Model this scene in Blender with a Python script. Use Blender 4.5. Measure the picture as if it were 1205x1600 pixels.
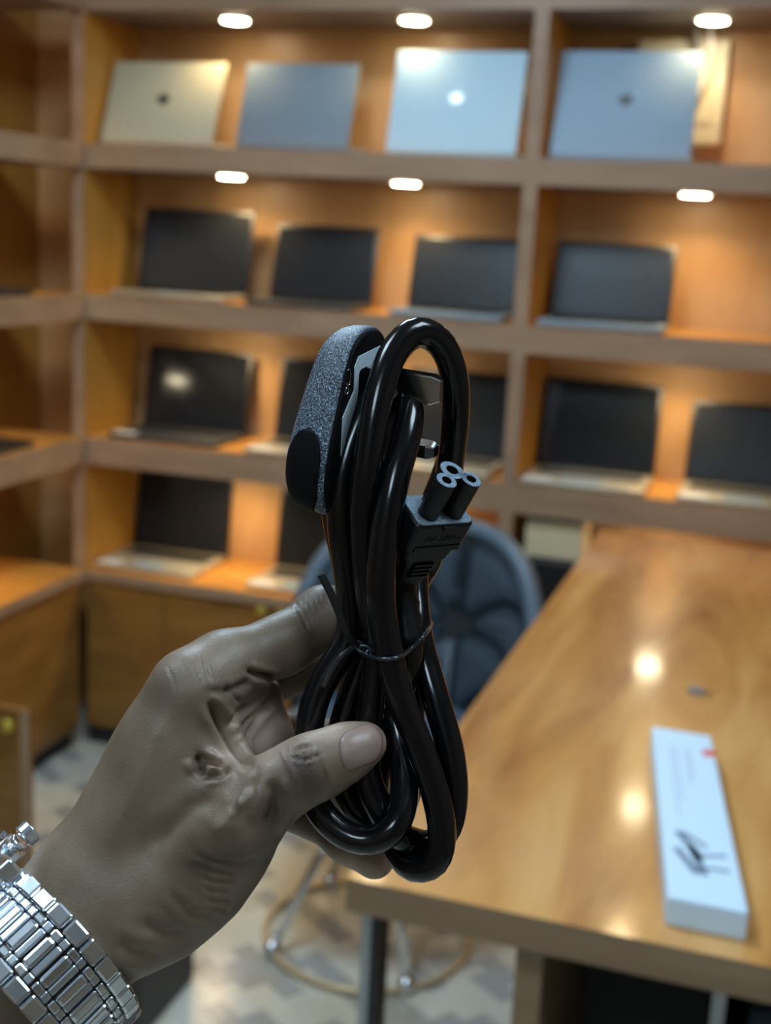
import bpy, bmesh, math, random
import numpy as np
from mathutils import Vector, Matrix
from mathutils.bvhtree import BVHTree
random.seed(7); np.random.seed(7)
PI = math.pi
for o in list(bpy.data.objects): bpy.data.objects.remove(o)
scn = bpy.context.scene
COL = scn.collection

# ------------------------------------------------------------------ camera
F = 1968.6; CX, CY = 602.5, 800.0          # focal length in pixels of the 1205x1600 photograph
YAW, PIT, ROL = 0.3044, 0.21885, -0.0513
CAM = Vector((0, -3.4, 1.47))
fwd = Vector((-math.sin(YAW)*math.cos(PIT), math.cos(YAW)*math.cos(PIT), -math.sin(PIT)))
rt = Vector((math.cos(YAW), math.sin(YAW), 0)); dn = fwd.cross(rt)
R0 = rt*math.cos(ROL) + dn*math.sin(ROL); D0 = -rt*math.sin(ROL) + dn*math.cos(ROL)
cam = bpy.data.cameras.new('camera'); camo = bpy.data.objects.new('camera', cam); COL.objects.link(camo)
MW = Matrix((( R0.x, -D0.x, -fwd.x, CAM.x), (R0.y, -D0.y, -fwd.y, CAM.y), (R0.z, -D0.z, -fwd.z, CAM.z), (0, 0, 0, 1)))
camo.matrix_world = MW
cam.sensor_fit = 'VERTICAL'; cam.sensor_height = 36; cam.lens = F/1600*36
cam.clip_start = 0.02; cam.clip_end = 60
cam.dof.use_dof = True; cam.dof.focus_distance = 0.345; cam.dof.aperture_fstop = 13.5
scn.camera = camo
scn.view_settings.view_transform = 'Standard'; scn.view_settings.look = 'None'
scn.view_settings.gamma = 1; scn.view_settings.use_curve_mapping = False
scn.view_settings.exposure = 0.1

w = bpy.data.worlds.new('world'); scn.world = w; w.use_nodes = True
w.node_tree.nodes['Background'].inputs[0].default_value = (0.55, 0.7, 1, 1)
w.node_tree.nodes['Background'].inputs[1].default_value = 0.05

def area_light(name, loc, size, energy, color, rot=(0, 0, 0)):
    l = bpy.data.lights.new(name, 'AREA'); l.shape = 'RECTANGLE'; l.size, l.size_y = size
    l.energy = energy; l.color = color
    o = bpy.data.objects.new(name, l); COL.objects.link(o); o.location = loc; o.rotation_euler = rot
    return o
COOL = (0.60, 0.82, 1.0)
PANELS = [(-1.0, -1.5, 30), (0.6, -3.1, 11), (-1.1, -3.3, 13), (-0.2, -4.9, 11)]
for i, (px, py, e) in enumerate(PANELS):
    area_light('ceiling_panel_light', (px, py, 2.665), (0.56, 0.56), e, COOL)
WARM = (1.0, 0.66, 0.28)

def P(u, v, d):
    """point at depth d (metres along the view axis) whose photograph position is u, v"""
    return CAM + fwd*d + R0*((u-CX)*d/F) + D0*((v-CY)*d/F)
def Pc(u, v, d): return np.array([(u-CX)*d/F, (v-CY)*d/F, d])
def c2w(a): return CAM + R0*float(a[0]) + D0*float(a[1]) + fwd*float(a[2])
def d2w(a): return R0*float(a[0]) + D0*float(a[1]) + fwd*float(a[2])

# ------------------------------------------------------------------ materials
def mat(name, color, rough=0.5, metal=0.0, spec=0.5, coat=0.0, coat_r=0.05, emit=None, es=0, sss=0):
    m = bpy.data.materials.new(name); m.use_nodes = True
    b = m.node_tree.nodes['Principled BSDF']
    b.inputs['Base Color'].default_value = (*color, 1)
    b.inputs['Roughness'].default_value = rough; b.inputs['Metallic'].default_value = metal
    b.inputs['Specular IOR Level'].default_value = spec
    b.inputs['Coat Weight'].default_value = coat; b.inputs['Coat Roughness'].default_value = coat_r
    if emit: b.inputs['Emission Color'].default_value = (*emit, 1); b.inputs['Emission Strength'].default_value = es
    if sss:
        b.inputs['Subsurface Weight'].default_value = sss
        b.inputs['Subsurface Radius'].default_value = (1, .35, .2); b.inputs['Subsurface Scale'].default_value = 0.004
    return m
def nd(m, t, **k):
    n = m.node_tree.nodes.new(t)
    for a, v in k.items(): setattr(n, a, v)
    return n
def lk(m, a, b): m.node_tree.links.new(a, b)
def ramp(m, fac, stops):
    r = nd(m, 'ShaderNodeValToRGB'); e = r.color_ramp.elements
    while len(e) < len(stops): e.new(0.5)
    for i, (p, c) in enumerate(stops): e[i].position = p; e[i].color = (*c, 1)
    lk(m, fac, r.inputs[0]); return r.outputs[0]
def bsdf(m): return m.node_tree.nodes['Principled BSDF']
def add_bump(m, scale, strength, dist=0.001, detail=4, coord='Object', stretch=None, kind='ShaderNodeTexNoise'):
    tc = nd(m, 'ShaderNodeTexCoord'); mp = nd(m, 'ShaderNodeMapping')
    lk(m, tc.outputs[coord], mp.inputs[0])
    if stretch: mp.inputs['Scale'].default_value = stretch
    n = nd(m, kind); n.inputs['Scale'].default_value = scale
    if kind == 'ShaderNodeTexNoise': n.inputs['Detail'].default_value = detail
    lk(m, mp.outputs[0], n.inputs['Vector'])
    b = nd(m, 'ShaderNodeBump'); b.inputs['Strength'].default_value = strength; b.inputs['Distance'].default_value = dist
    lk(m, n.outputs[0], b.inputs['Height']); lk(m, b.outputs[0], bsdf(m).inputs['Normal'])
    return n
def wood(name, dark, mid, light, stretch, rough=0.35, coat=0.0):
    m = mat(name, mid, rough, coat=coat)
    g = nd(m, 'ShaderNodeNewGeometry'); mp = nd(m, 'ShaderNodeMapping'); mp.inputs['Scale'].default_value = stretch
    lk(m, g.outputs['Position'], mp.inputs[0])
    n = nd(m, 'ShaderNodeTexNoise'); n.inputs['Scale'].default_value = 3; n.inputs['Detail'].default_value = 8
    n.inputs['Roughness'].default_value = 0.6; n.inputs['Distortion'].default_value = 0.6
    lk(m, mp.outputs[0], n.inputs['Vector'])
    lk(m, ramp(m, n.outputs[0], [(0.3, dark), (0.5, mid), (0.7, light)]), bsdf(m).inputs['Base Color'])
    return m
M = {}
M['shelf_back'] = wood('wood_back_panel', (.42, .235, .10), (.55, .32, .145), (.65, .40, .19), (1.0, 1.0, .35), .4)
M['shelf_side'] = wood('wood_side_panel', (.32, .145, .025), (.44, .21, .035), (.54, .28, .06), (2.5, 2.5, .3), .35)
M['shelf_top'] = wood('wood_shelf_top', (.42, .18, .035), (.58, .26, .05), (.68, .33, .08), (.6, 3, 2), .3)
M['edge'] = wood('wood_edge_band', (.30, .185, .11), (.37, .235, .145), (.43, .28, .175), (.8, 3, 3), .45)
M['door'] = wood('wood_cabinet_door', (.19, .085, .018), (.26, .12, .026), (.33, .16, .036), (.8, .8, 4), .35)
M['table'] = wood('wood_table_laminate', (.34, .12, .03), (.60, .27, .07), (.76, .42, .14), (2.6, .55, 2), .34, coat=.7)
bsdf(M['table']).inputs['Coat Roughness'].default_value = 0.11
M['table_edge'] = wood('wood_table_edge', (.20, .13, .07), (.26, .165, .09), (.30, .2, .11), (1, 1, 5), .45)
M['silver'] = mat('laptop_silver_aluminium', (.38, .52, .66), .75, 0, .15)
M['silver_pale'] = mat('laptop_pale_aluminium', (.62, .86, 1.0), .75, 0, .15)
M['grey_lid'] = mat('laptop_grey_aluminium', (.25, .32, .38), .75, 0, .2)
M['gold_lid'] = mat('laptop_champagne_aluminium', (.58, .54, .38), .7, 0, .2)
M['deck'] = mat('laptop_deck_champagne', (.55, .5, .38), .4, .5)
M['deck_dark'] = mat('laptop_deck_dark', (.05, .05, .05), .4)
M['bezel'] = mat('laptop_bezel_black', (.012, .012, .013), .4)
M['screen'] = mat('laptop_screen_glass', (.010, .013, .018), .12, 0, .6)
M['screen_matte'] = mat('laptop_screen_matte', (.013, .016, .022), .34, 0, .3)
M['keys'] = mat('keyboard_keys', (.02, .02, .02), .5)
M['emblem_dark'] = mat('emblem_dark_chrome', (.10, .10, .11), .3, .5)
M['emblem_light'] = mat('emblem_white', (.95, .97, 1), .3, 0, emit=(.7, .9, 1), es=.45)
M['white'] = mat('white_plastic', (.8, .8, .78), .45)
M['wall'] = mat('wall_paint', (.26, .19, .13), .6)
M['ceil'] = mat('ceiling_paint', (.42, .44, .48), .8)
M['under'] = mat('underside_painted_shade', (.17, .15, .16), .5)  # shade below the boards put into the colour as a dark grey-brown
M['lampglow'] = mat('lamp_glow_warm', (1, .9, .7), .4, emit=(1, .86, .6), es=40)
M['panelglow'] = mat('panel_glow_cool', (1, 1, 1), .4, emit=(.75, .9, 1), es=6)
M['brass'] = mat('brass_yellow', (.85, .68, .12), .3, .7)
M['chrome'] = mat('chrome', (.8, .82, .85), .12, 1)
M['black'] = mat('black_plastic', (.012, .012, .013), .45)
M['dark'] = mat('dark_interior', (.02, .02, .021), .6)
M['leather'] = mat('chair_leather_blue_grey', (.10, .145, .19), .42)
add_bump(M['leather'], 220, .15)
M['leather_dark'] = mat('chair_leather_seam', (.02, .024, .03), .5)
M['steel_post'] = mat('grey_steel', (.38, .40, .42), .35, .6)

# floor: printed geometric vinyl, beige with slate bars
def floor_mat():
    m = mat('floor_printed_vinyl', (.6, .57, .5), .2)
    g = nd(m, 'ShaderNodeNewGeometry'); mp = nd(m, 'ShaderNodeMapping'); mp.inputs['Rotation'].default_value = (0, 0, .6)
    lk(m, g.outputs['Position'], mp.inputs[0])
    br = nd(m, 'ShaderNodeTexBrick'); br.inputs['Scale'].default_value = 5.2; br.inputs['Mortar Size'].default_value = .0
    br.inputs['Color1'].default_value = (0, 0, 0, 1); br.inputs['Color2'].default_value = (1, 1, 1, 1)
    br.inputs['Brick Width'].default_value = .62; br.inputs['Row Height'].default_value = .3; br.offset = .37
    lk(m, mp.outputs[0], br.inputs['Vector'])
    br2 = nd(m, 'ShaderNodeTexVoronoi'); br2.inputs['Scale'].default_value = 4.2; br2.distance = 'MANHATTAN'
    lk(m, mp.outputs[0], br2.inputs['Vector'])
    c1 = ramp(m, br.outputs['Color'], [(.0, (.09, .1, .12)), (.26, (.12, .13, .15)), (.3, (.55, .50, .38)), (.75, (.62, .58, .48))])
    sp = nd(m, 'ShaderNodeSeparateColor'); lk(m, br2.outputs['Color'], sp.inputs[0])
    c2 = ramp(m, sp.outputs[0], [(.0, (.62, .58, .48)), (.45, (.7, .68, .62)), (.6, (.36, .38, .40)), (.8, (.66, .6, .46))])
    mx = nd(m, 'ShaderNodeMix', data_type='RGBA'); mx.inputs[0].default_value = .5
    lk(m, c1, mx.inputs[6]); lk(m, c2, mx.inputs[7]); lk(m, mx.outputs[2], bsdf(m).inputs['Base Color'])
    return m
M['floor'] = floor_mat()

# ------------------------------------------------------------------ object helpers
def link(name, me, m=None, parent=None):
    o = bpy.data.objects.new(name, me); COL.objects.link(o)
    if m is not None:
        for mm in (m if isinstance(m, (list, tuple)) else [m]): me.materials.append(mm)
    if parent is not None:
        o.parent = parent
        pm = world_of(parent); o.matrix_parent_inverse = pm.inverted()
    return o
WM = {}
def world_of(o):
    m = o.matrix_basis.copy()
    if o.parent is not None: m = world_of(o.parent) @ o.matrix_parent_inverse @ m
    return m
def tag(o, label=None, cat=None, group=None, kind=None):
    if label: o['label'] = label
    if cat: o['category'] = cat
    if group: o['group'] = group
    if kind: o['kind'] = kind
    return o
def empty(name, loc, label, cat, group=None):
    o = bpy.data.objects.new(name, None); COL.objects.link(o); o.location = loc; o.empty_display_size = .02
    return tag(o, label, cat, group)
def fin(bm, name, m, parent=None, smooth=False):
    bmesh.ops.recalc_face_normals(bm, faces=bm.faces)
    me = bpy.data.meshes.new(name); bm.to_mesh(me); bm.free()
    if smooth:
        for p in me.polygons: p.use_smooth = True
    return link(name, me, m, parent)
def bx(bm, x0, x1, y0, y1, z0, z1, bev=0, mtx=None, seg=2):
    g = bmesh.ops.create_cube(bm, size=1)['verts']
    for v in g: v.co = Vector(((x0+x1)/2+v.co.x*(x1-x0), (y0+y1)/2+v.co.y*(y1-y0), (z0+z1)/2+v.co.z*(z1-z0)))
    if bev:
        es = list({e for v in g for e in v.link_edges})
        r = bmesh.ops.bevel(bm, geom=es, offset=bev, segments=seg, affect='EDGES', profile=.5)
        g = list({v for f in r['faces'] for v in f.verts} | {v for v in g if v.is_valid})
    if mtx is not None: bmesh.ops.transform(bm, matrix=mtx, verts=g)
    return g
def box(name, m, parent, x0, x1, y0, y1, z0, z1, bev=0.0, mtx=None, smooth=False):
    bm = bmesh.new(); bx(bm, x0, x1, y0, y1, z0, z1, bev, mtx); return fin(bm, name, m, parent, smooth)
def cyl(bm, r, z0, z1, mtx=None, seg=32, r2=None, bev=0):
    g = bmesh.ops.create_cone(bm, cap_ends=True, segments=seg, radius1=r, radius2=r if r2 is None else r2, depth=abs(z1-z0))['verts']
    for v in g: v.co.z += (z0+z1)/2
    if bev:
        es = [e for e in {e for v in g for e in v.link_edges} if abs(e.verts[0].co.z-e.verts[1].co.z) < 1e-7]
        q = bmesh.ops.bevel(bm, geom=es, offset=bev, segments=2, affect='EDGES', profile=.5)
        g = list({v for f in q['faces'] for v in f.verts} | {v for v in g if v.is_valid})
        g = [v for v in g if v.is_valid]
    if mtx is not None: bmesh.ops.transform(bm, matrix=mtx, verts=g)
    return g
def frame(o, x, y, z):
    return Matrix(((x.x, y.x, z.x, o.x), (x.y, y.y, z.y, o.y), (x.z, y.z, z.z, o.z), (0, 0, 0, 1)))
def catmull(pts, n):
    """pts: arrays (k, m) -> smooth samples, centripetal parametrisation"""
    p = np.array(pts, float); p = np.vstack([2*p[0]-p[1], p, 2*p[-1]-p[-2]])
    out = []
    for i in range(1, len(p)-2):
        p0, p1, p2, p3 = p[i-1:i+3]
        t0 = 0; t1 = t0+np.linalg.norm((p1-p0)[:3])**.5+1e-9; t2 = t1+np.linalg.norm((p2-p1)[:3])**.5+1e-9; t3 = t2+np.linalg.norm((p3-p2)[:3])**.5+1e-9
        for t in np.linspace(t1, t2, n, endpoint=False):
            A1 = (t1-t)/(t1-t0)*p0+(t-t0)/(t1-t0)*p1; A2 = (t2-t)/(t2-t1)*p1+(t-t1)/(t2-t1)*p2; A3 = (t3-t)/(t3-t2)*p2+(t-t2)/(t3-t2)*p3
            B1 = (t2-t)/(t2-t0)*A1+(t-t0)/(t2-t0)*A2; B2 = (t3-t)/(t3-t1)*A2+(t-t1)/(t3-t1)*A3
            out.append((t2-t)/(t2-t1)*B1+(t-t1)/(t2-t1)*B2)
    out.append(p[-2]); return np.array(out)
def tube(name, pts, r, m, parent=None, seg=16, closed=False, flat=1.0):
    """sweep a circle along world points with a parallel-transport frame"""
    pts = [Vector(p) for p in pts]; n = len(pts)
    if not hasattr(r, '__len__'): r = [r]*n
    T = []
    for i in range(n):
        a = pts[(i-1) % n if closed else max(i-1, 0)]; b = pts[(i+1) % n if closed else min(i+1, n-1)]
        T.append((b-a).normalized())
    N = T[0].orthogonal().normalized(); vs = []; fs = []
    if flat != 1.0:
        N = (fwd - T[0]*fwd.dot(T[0])).normalized()
    for i in range(n):
        N = (N-T[i]*N.dot(T[i])).normalized(); B = T[i].cross(N)
        for k in range(seg):
            a = 2*PI*k/seg; vs.append(pts[i]+(N*math.cos(a)*flat+B*math.sin(a))*r[i])
    rng = n if closed else n-1
    for i in range(rng):
        for k in range(seg):
            a = i*seg+k; b = i*seg+(k+1) % seg; c = ((i+1) % n)*seg+(k+1) % seg; d = ((i+1) % n)*seg+k
            fs.append((a, b, c, d))
    if not closed: fs.append(tuple(range(seg-1, -1, -1))); fs.append(tuple((n-1)*seg+k for k in range(seg)))
    me = bpy.data.meshes.new(name); me.from_pydata([tuple(v) for v in vs], [], fs); me.update()
    for p in me.polygons: p.use_smooth = len(p.vertices) == 4
    return link(name, me, m, parent)

# ------------------------------------------------------------------ the room
def struct(name, m, *a, **k):
    o = box(name, m, None, *a, **k); o['kind'] = 'structure'; return o
XL, XR, YB, YF, ZC = -2.44, 1.9, 0.36, -5.8, 2.7
FZ = -.22
struct('floor', M['floor'], XL-.1, XR+.1, YF-.1, YB+.1, FZ-.1, FZ)
struct('ceiling', M['ceil'], XL-.1, XR+.1, YF-.1, YB+.1, ZC, ZC+.1)
struct('wall_back', M['wall'], XL-.1, XR+.1, YB, YB+.1, FZ, ZC)
struct('wall_left', M['wall'], XL-.1, XL, YF, YB, FZ, ZC)
struct('wall_right', M['wall'], XR, XR+.1, YF, YB, FZ, ZC)
struct('wall_front', M['wall'], XL-.1, XR+.1, YF-.1, YF, FZ, ZC)
for i, (px, py, e) in enumerate(PANELS):
    t = empty('ceiling_panel', (px, py, 2.67), 'square white light panel set in the ceiling above the table aisle', 'ceiling light', 'ceiling light panels')
    bm = bmesh.new()
    for a in (bx,):
        bx(bm, px-.31, px+.31, py-.31, py-.285, 2.672, 2.70); bx(bm, px-.31, px+.31, py+.285, py+.31, 2.672, 2.70)
        bx(bm, px-.31, px-.285, py-.285, py+.285, 2.672, 2.70); bx(bm, px+.285, px+.31, py-.285, py+.285, 2.672, 2.70)
    fin(bm, 'frame', M['white'], t)
    box('diffuser', M['panelglow'], t, px-.285, px+.285, py-.285, py+.285, 2.68, 2.695)

# ------------------------------------------------------------------ shelving
SH = [(1.610, 1.680), (1.165, 1.240), (0.718, 0.802)]       # underside, top of the three long shelves
CT = (0.345, 0.378)                                            # counter board
SOF = 2.05
XU = -0.713
def board(name, parent, x0, x1, y0, y1, z0, z1, edge_axis='y', m='shelf_top', label=None):
    """board with its own edge band on the visible front"""
    bm = bmesh.new(); bx(bm, x0, x1, y0, y1, z0, z1)
    for f in bm.faces:
        c = f.calc_center_median()
        if edge_axis == 'y' and abs(c.y-y0) < 1e-5: f.material_index = 1
        if edge_axis == 'x' and abs(c.x-x1) < 1e-5: f.material_index = 1
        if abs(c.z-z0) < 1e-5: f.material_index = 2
    bmesh.ops.recalc_face_normals(bm, faces=bm.faces)
    me = bpy.data.meshes.new(name); bm.to_mesh(me); bm.free()
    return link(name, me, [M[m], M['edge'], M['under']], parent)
back_unit = empty('display_shelving', (-.4, .18, FZ), 'long brown wooden display shelving across the back, holding rows of laptops', 'shelving')
XE = 1.3
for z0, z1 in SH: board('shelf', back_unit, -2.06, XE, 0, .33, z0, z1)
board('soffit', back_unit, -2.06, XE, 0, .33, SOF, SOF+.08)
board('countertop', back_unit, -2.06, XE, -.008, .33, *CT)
box('back_panel', M['shelf_back'], back_unit, -2.44, XE, .33, .355, FZ, SOF+.08)
zs = [CT[1], *[z for s in reversed(SH) for z in s], SOF]
for k in range(0, 8, 2):
    for xu in (-2.08, XU, XE-.02):
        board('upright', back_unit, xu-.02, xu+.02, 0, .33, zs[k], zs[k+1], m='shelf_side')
# cabinet doors under the counter
xs = [-2.055, -1.78, -1.4135, -1.06, -.735, -.37, 0, .4, .85, XE]
for i in range(len(xs)-1):
    d = box('cabinet_door', M['door'], back_unit, xs[i]+.002, xs[i+1]-.002, .004, .022, FZ+.07, CT[0]-.006, .002)
    kx = xs[i+1]-.035 if i % 2 == 0 else xs[i]+.035
    if i == 1: kx = -1.447
    if i == 2: kx = -1.380
    if i == 0: continue
    bm = bmesh.new(); T = Matrix.Translation((kx, -.006, .327)) @ Matrix.Rotation(PI/2, 4, 'X')
    cyl(bm, .014, -.006, .006, T, 24, bev=.003); cyl(bm, .006, -.012, 0, T, 12)
    fin(bm, 'door_knob', M['brass'], d, True)
box('plinth', M['dark'], back_unit, -2.06, XE, .03, .05, FZ, FZ+.07)

left_unit = empty('side_shelving', (-2.26, -1.2, FZ), 'brown wooden side shelving meeting the long display shelving at the left corner', 'shelving')
YN = -2.6
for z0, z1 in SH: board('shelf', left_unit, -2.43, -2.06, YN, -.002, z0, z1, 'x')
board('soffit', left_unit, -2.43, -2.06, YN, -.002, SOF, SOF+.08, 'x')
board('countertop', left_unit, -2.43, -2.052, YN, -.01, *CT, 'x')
box('back_panel', M['shelf_side'], left_unit, -2.438, -2.43, YN, .325, FZ, SOF+.08)
for k in range(0, 8, 2):
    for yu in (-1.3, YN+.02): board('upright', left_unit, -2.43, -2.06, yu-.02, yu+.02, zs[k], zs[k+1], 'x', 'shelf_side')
for (a, b) in ((-.5, -.03), (-1.86, -1.44), (-2.3, -1.87)):
    box('cabinet_door', M['door'], left_unit, -2.082, -2.064, a, b, FZ+.07, CT[0]-.006, .002)
box('plinth', M['dark'], left_unit, -2.12, -2.1, YN, -.02, FZ, FZ+.07)
# the door that stands open, brass knob near its free edge
dr = box('cabinet_door', M['door'], left_unit, -2.06, -1.592, -1.02, -1.002, FZ+.07, CT[0]-.004, .002)
dr['label'] = 'cabinet door standing open across the aisle'
box('edge_band', M['edge'], dr, -1.612, -1.5905, -1.0215, -1.02, FZ+.07, CT[0]-.004)
bm = bmesh.new(); T = Matrix.Translation((-1.642, -1.034, .302)) @ Matrix.Rotation(PI/2, 4, 'X')
cyl(bm, .016, -.005, .006, T, 24, bev=.003); cyl(bm, .006, -.014, 0, T, 12); fin(bm, 'door_knob', M['brass'], dr, True)

# ------------------------------------------------------------------ downlights
def downlight(x, y, z, label, e=2.2):
    t = empty('downlight', (x, y, z), label, 'light', 'shelf downlights')
    bm = bmesh.new()
    cyl(bm, .044, z-.004, z, Matrix.Translation((x, y, 0)), 32); fin(bm, 'trim_ring', M['white'], t)
    bm = bmesh.new(); cyl(bm, .036, z-.007, z-.004, Matrix.Translation((x, y, 0)), 32); fin(bm, 'lens', M['lampglow'], t)
    l = bpy.data.lights.new('downlight_beam', 'SPOT'); l.energy = e; l.color = WARM; l.spot_size = 2.5; l.spot_blend = .7; l.shadow_soft_size = .03
    lo = bpy.data.objects.new('downlight_beam', l); COL.objects.link(lo); lo.location = (x, y, z-.012)
    lo.parent = t; lo.matrix_parent_inverse = Matrix.Translation((-x, -y, -z))
BAY = [(-1.65, 'above the leftmost laptop'), (-1.105, 'in the middle of the long bay'), (-.295, 'in the bay right of the upright'), (.55, 'far right, out past the frame')]
ROWN = [(SOF, 'top row'), (SH[0][0], 'second row'), (SH[1][0], 'third row'), (SH[2][0], 'bottom row')]
for z, rn in ROWN:
    for x, bn in BAY: downlight(x, .15, z, f'round warm downlight over the {rn}, {bn}', {2.05: 3.4}.get(z, 5.4))
    downlight(-2.26, -.45, z, f'round warm downlight in the side shelving over the {rn}', 4.0)

# ------------------------------------------------------------------ laptops
def laptop(x0, x1, yf, yh, z, hl, lean, deck, label, grp, screen='screen', sticker=False, bezel=.010, rot=0, keys=True, lidcurve=0.0):
    """open laptop facing the camera: front edge yf, hinge yh, lid height hl leaning back by lean (rad)"""
    cx = (x0+x1)/2; wd = x1-x0
    t = empty('laptop', (cx, yh, z), label, 'laptop', grp)
    R = Matrix.Translation((cx, yh, z)) @ Matrix.Rotation(rot, 4, 'Z')
    hw = wd/2; dp = yh-yf
    box('base', M[deck], t, -hw, hw, -dp, 0, .002, .018, .004, R, True)
    if keys:
        bm = bmesh.new()
        for r in range(5):
            for c in range(12):
                a = -hw*.86+c*hw*1.72/12; b = -.028-r*.019
                bx(bm, a+.0015, a+hw*1.72/12-.0015, b-.0165, b, .0178, .0192)
        k = fin(bm, 'keyboard', M['keys'], t); bmesh.ops  # keys joined: each a few pixels
        for v in k.data.vertices: v.co = R @ v.co
        k['kind'] = 'stuff'
        box('touchpad', M['deck_dark'] if deck == 'deck_dark' else M['grey_lid'], t, -.05, .05, -dp+.012, -dp+.075, .0178, .0186, 0, R)
    if sticker: box('palm_rest_sticker', M['white'], t, -hw+.01, -hw+.085, -dp+.004, -dp+.05, .0178, .0189, .0004, R)
    L = R @ Matrix.Translation((0, -.002, .012)) @ Matrix.Rotation(-lean, 4, 'X')
    bm = bmesh.new(); bx(bm, -hw, hw, 0, .007, 0, hl, .003, L)
    lid = fin(bm, 'lid', M['bezel'], t, True)
    box('screen', M[screen], t, -hw+bezel, hw-bezel, -.0012, 0, .018, hl-bezel, 0, L)
    bm = bmesh.new(); cyl(bm, .006, -hw*.8, hw*.8, L @ Matrix.Translation((0, .004, .001)) @ Matrix.Rotation(PI/2, 4, 'Y'), 12)
    fin(bm, 'hinge', M['bezel'], t, True)
    for sx in (-1, 1):
        for yy in (-.02, -dp+.02): box('rubber_foot', M['black'], t, sx*(hw-.03)-.01, sx*(hw-.03)+.01, yy-.006, yy+.006, 0, .0022, 0, R)
    return t
def lidback(x0, x1, yb, z, hl, lean, mm, emb, label, grp, rot=0):
    """laptop turned round: its lid faces the camera, base behind it"""
    cx = (x0+x1)/2; hw = (x1-x0)/2
    t = empty('laptop', (cx, yb, z), label, 'laptop', grp)
    R = Matrix.Translation((cx, yb, z)) @ Matrix.Rotation(rot, 4, 'Z')
    box('base', M[mm], t, -hw, hw, .004, .235, .0, .016, .004, R, True)
    box('keyboard', M['keys'], t, -hw*.85, hw*.85, .04, .13, .0158, .0172, 0, R)
    L = R @ Matrix.Translation((0, 0, .010)) @ Matrix.Rotation(-lean, 4, 'X')
    box('lid', M[mm], t, -hw, hw, -.003, .003, 0, hl, .0028, L, True)
    box('screen', M['screen'], t, -hw+.008, hw-.008, .003, .0036, .012, hl-.008, 0, L)
    if emb:
        bm = bmesh.new()
        C = L @ Matrix.Translation((0, -.0034, hl*.54)) @ Matrix.Rotation(PI/2, 4, 'X')
        for (ax, az, r) in ((-.007, 0, .013), (.007, 0, .013), (0, -.004, .014)):
            cyl(bm, r, -.0004, .0004, C @ Matrix.Translation((ax, az, 0)), 20)
        cyl(bm, .005, -.0004, .0004, C @ Matrix.Translation((.004, .022, 0)) @ Matrix.Rotation(.6, 4, 'Z') @ Matrix.Scale(.6, 4, (0, 1, 0)), 16)
        fin(bm, 'emblem', M[emb], t)
    return t
g1 = 'laptops turned lid outward on the top shelf'
z = SH[0][1]
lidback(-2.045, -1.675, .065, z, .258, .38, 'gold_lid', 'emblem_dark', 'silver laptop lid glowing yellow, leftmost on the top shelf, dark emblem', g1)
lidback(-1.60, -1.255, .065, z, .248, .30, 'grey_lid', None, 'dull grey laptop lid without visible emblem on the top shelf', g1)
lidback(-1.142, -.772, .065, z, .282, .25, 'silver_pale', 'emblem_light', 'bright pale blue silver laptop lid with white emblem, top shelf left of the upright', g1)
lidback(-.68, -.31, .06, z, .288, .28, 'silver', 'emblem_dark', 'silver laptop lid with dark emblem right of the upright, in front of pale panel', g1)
g2 = 'open laptops on the second shelf'
z = SH[1][1]
laptop(-1.985, -1.61, -.0+.012, .19, z, .262, .22, 'deck', 'open laptop with large dark screen, leftmost on the second shelf', g2, 'screen_matte')
laptop(-1.535, -1.205, .012, .19, z, .232, .22, 'deck_dark', 'small black open laptop, second from left on the second shelf', g2, 'screen_matte')
laptop(-1.095, -.772, .012, .19, z, .222, .25, 'grey_lid', 'open laptop with grey base on second shelf, just left of the upright', g2, 'screen_matte')
laptop(-.672, -.335, .012, .19, z, .225, .24, 'grey_lid', 'open laptop with bluish dark screen on second shelf, right of the upright', g2, 'screen_matte')
g3 = 'open laptops on the third shelf'
z = SH[2][1]
laptop(-1.99, -1.625, .02, .24, z, .262, .20, 'deck_dark', 'black glossy open laptop, leftmost on third shelf, lamp mirrored in its screen', g3, 'screen', True)
laptop(-1.525, -1.20, .005, .24, z, .262, .20, 'deck', 'open laptop on third shelf partly hidden behind the black plug', g3, 'screen_matte', True)
laptop(-1.10, -.775, .01, .24, z, .262, .20, 'deck', 'open laptop on third shelf seen just right of the cable loop', g3, 'screen_matte')
laptop(-.685, -.34, .0, .24, z, .268, .22, 'deck', 'open laptop with champagne base and bluish glare on its screen, third shelf', g3, 'screen', True)
laptop(-.255, .09, .0, .24, z, .238, .22, 'deck', 'open laptop with champagne base at right end of third shelf, cut by frame', g3, 'screen_matte', True)
g4 = 'open laptops on the low counter'
z = CT[1]
laptop(-2.045, -1.70, .03, .29, z, .295, .14, 'deck', 'open laptop with wide black screen on the low counter, in the left corner', g4, 'screen_matte', True)
laptop(-1.52, -1.19, .03, .27, z, .262, .14, 'deck', 'open laptop on the low counter just left of the cable bundle', g4, 'screen_matte', True)
for (zz, nm) in ((SH[1][1], 'second'), (SH[2][1], 'third')):
    t = empty('closed_laptop', (-2.2, -.4, zz), f'closed dark laptop lying flat on the {nm} shelf of the side shelving', 'laptop', 'closed laptops on the side shelving')
    box('base', M['deck_dark'], t, -2.33, -2.08, -.62, -.24, zz+.002, zz+.012, .003)
    box('lid', M['bezel'], t, -2.33, -2.08, -.62, -.24, zz+.0125, zz+.02, .003)
    for yy in (-.6, -.27): box('rubber_foot', M['black'], t, -2.3, -2.11, yy, yy+.01, zz, zz+.003)

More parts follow.
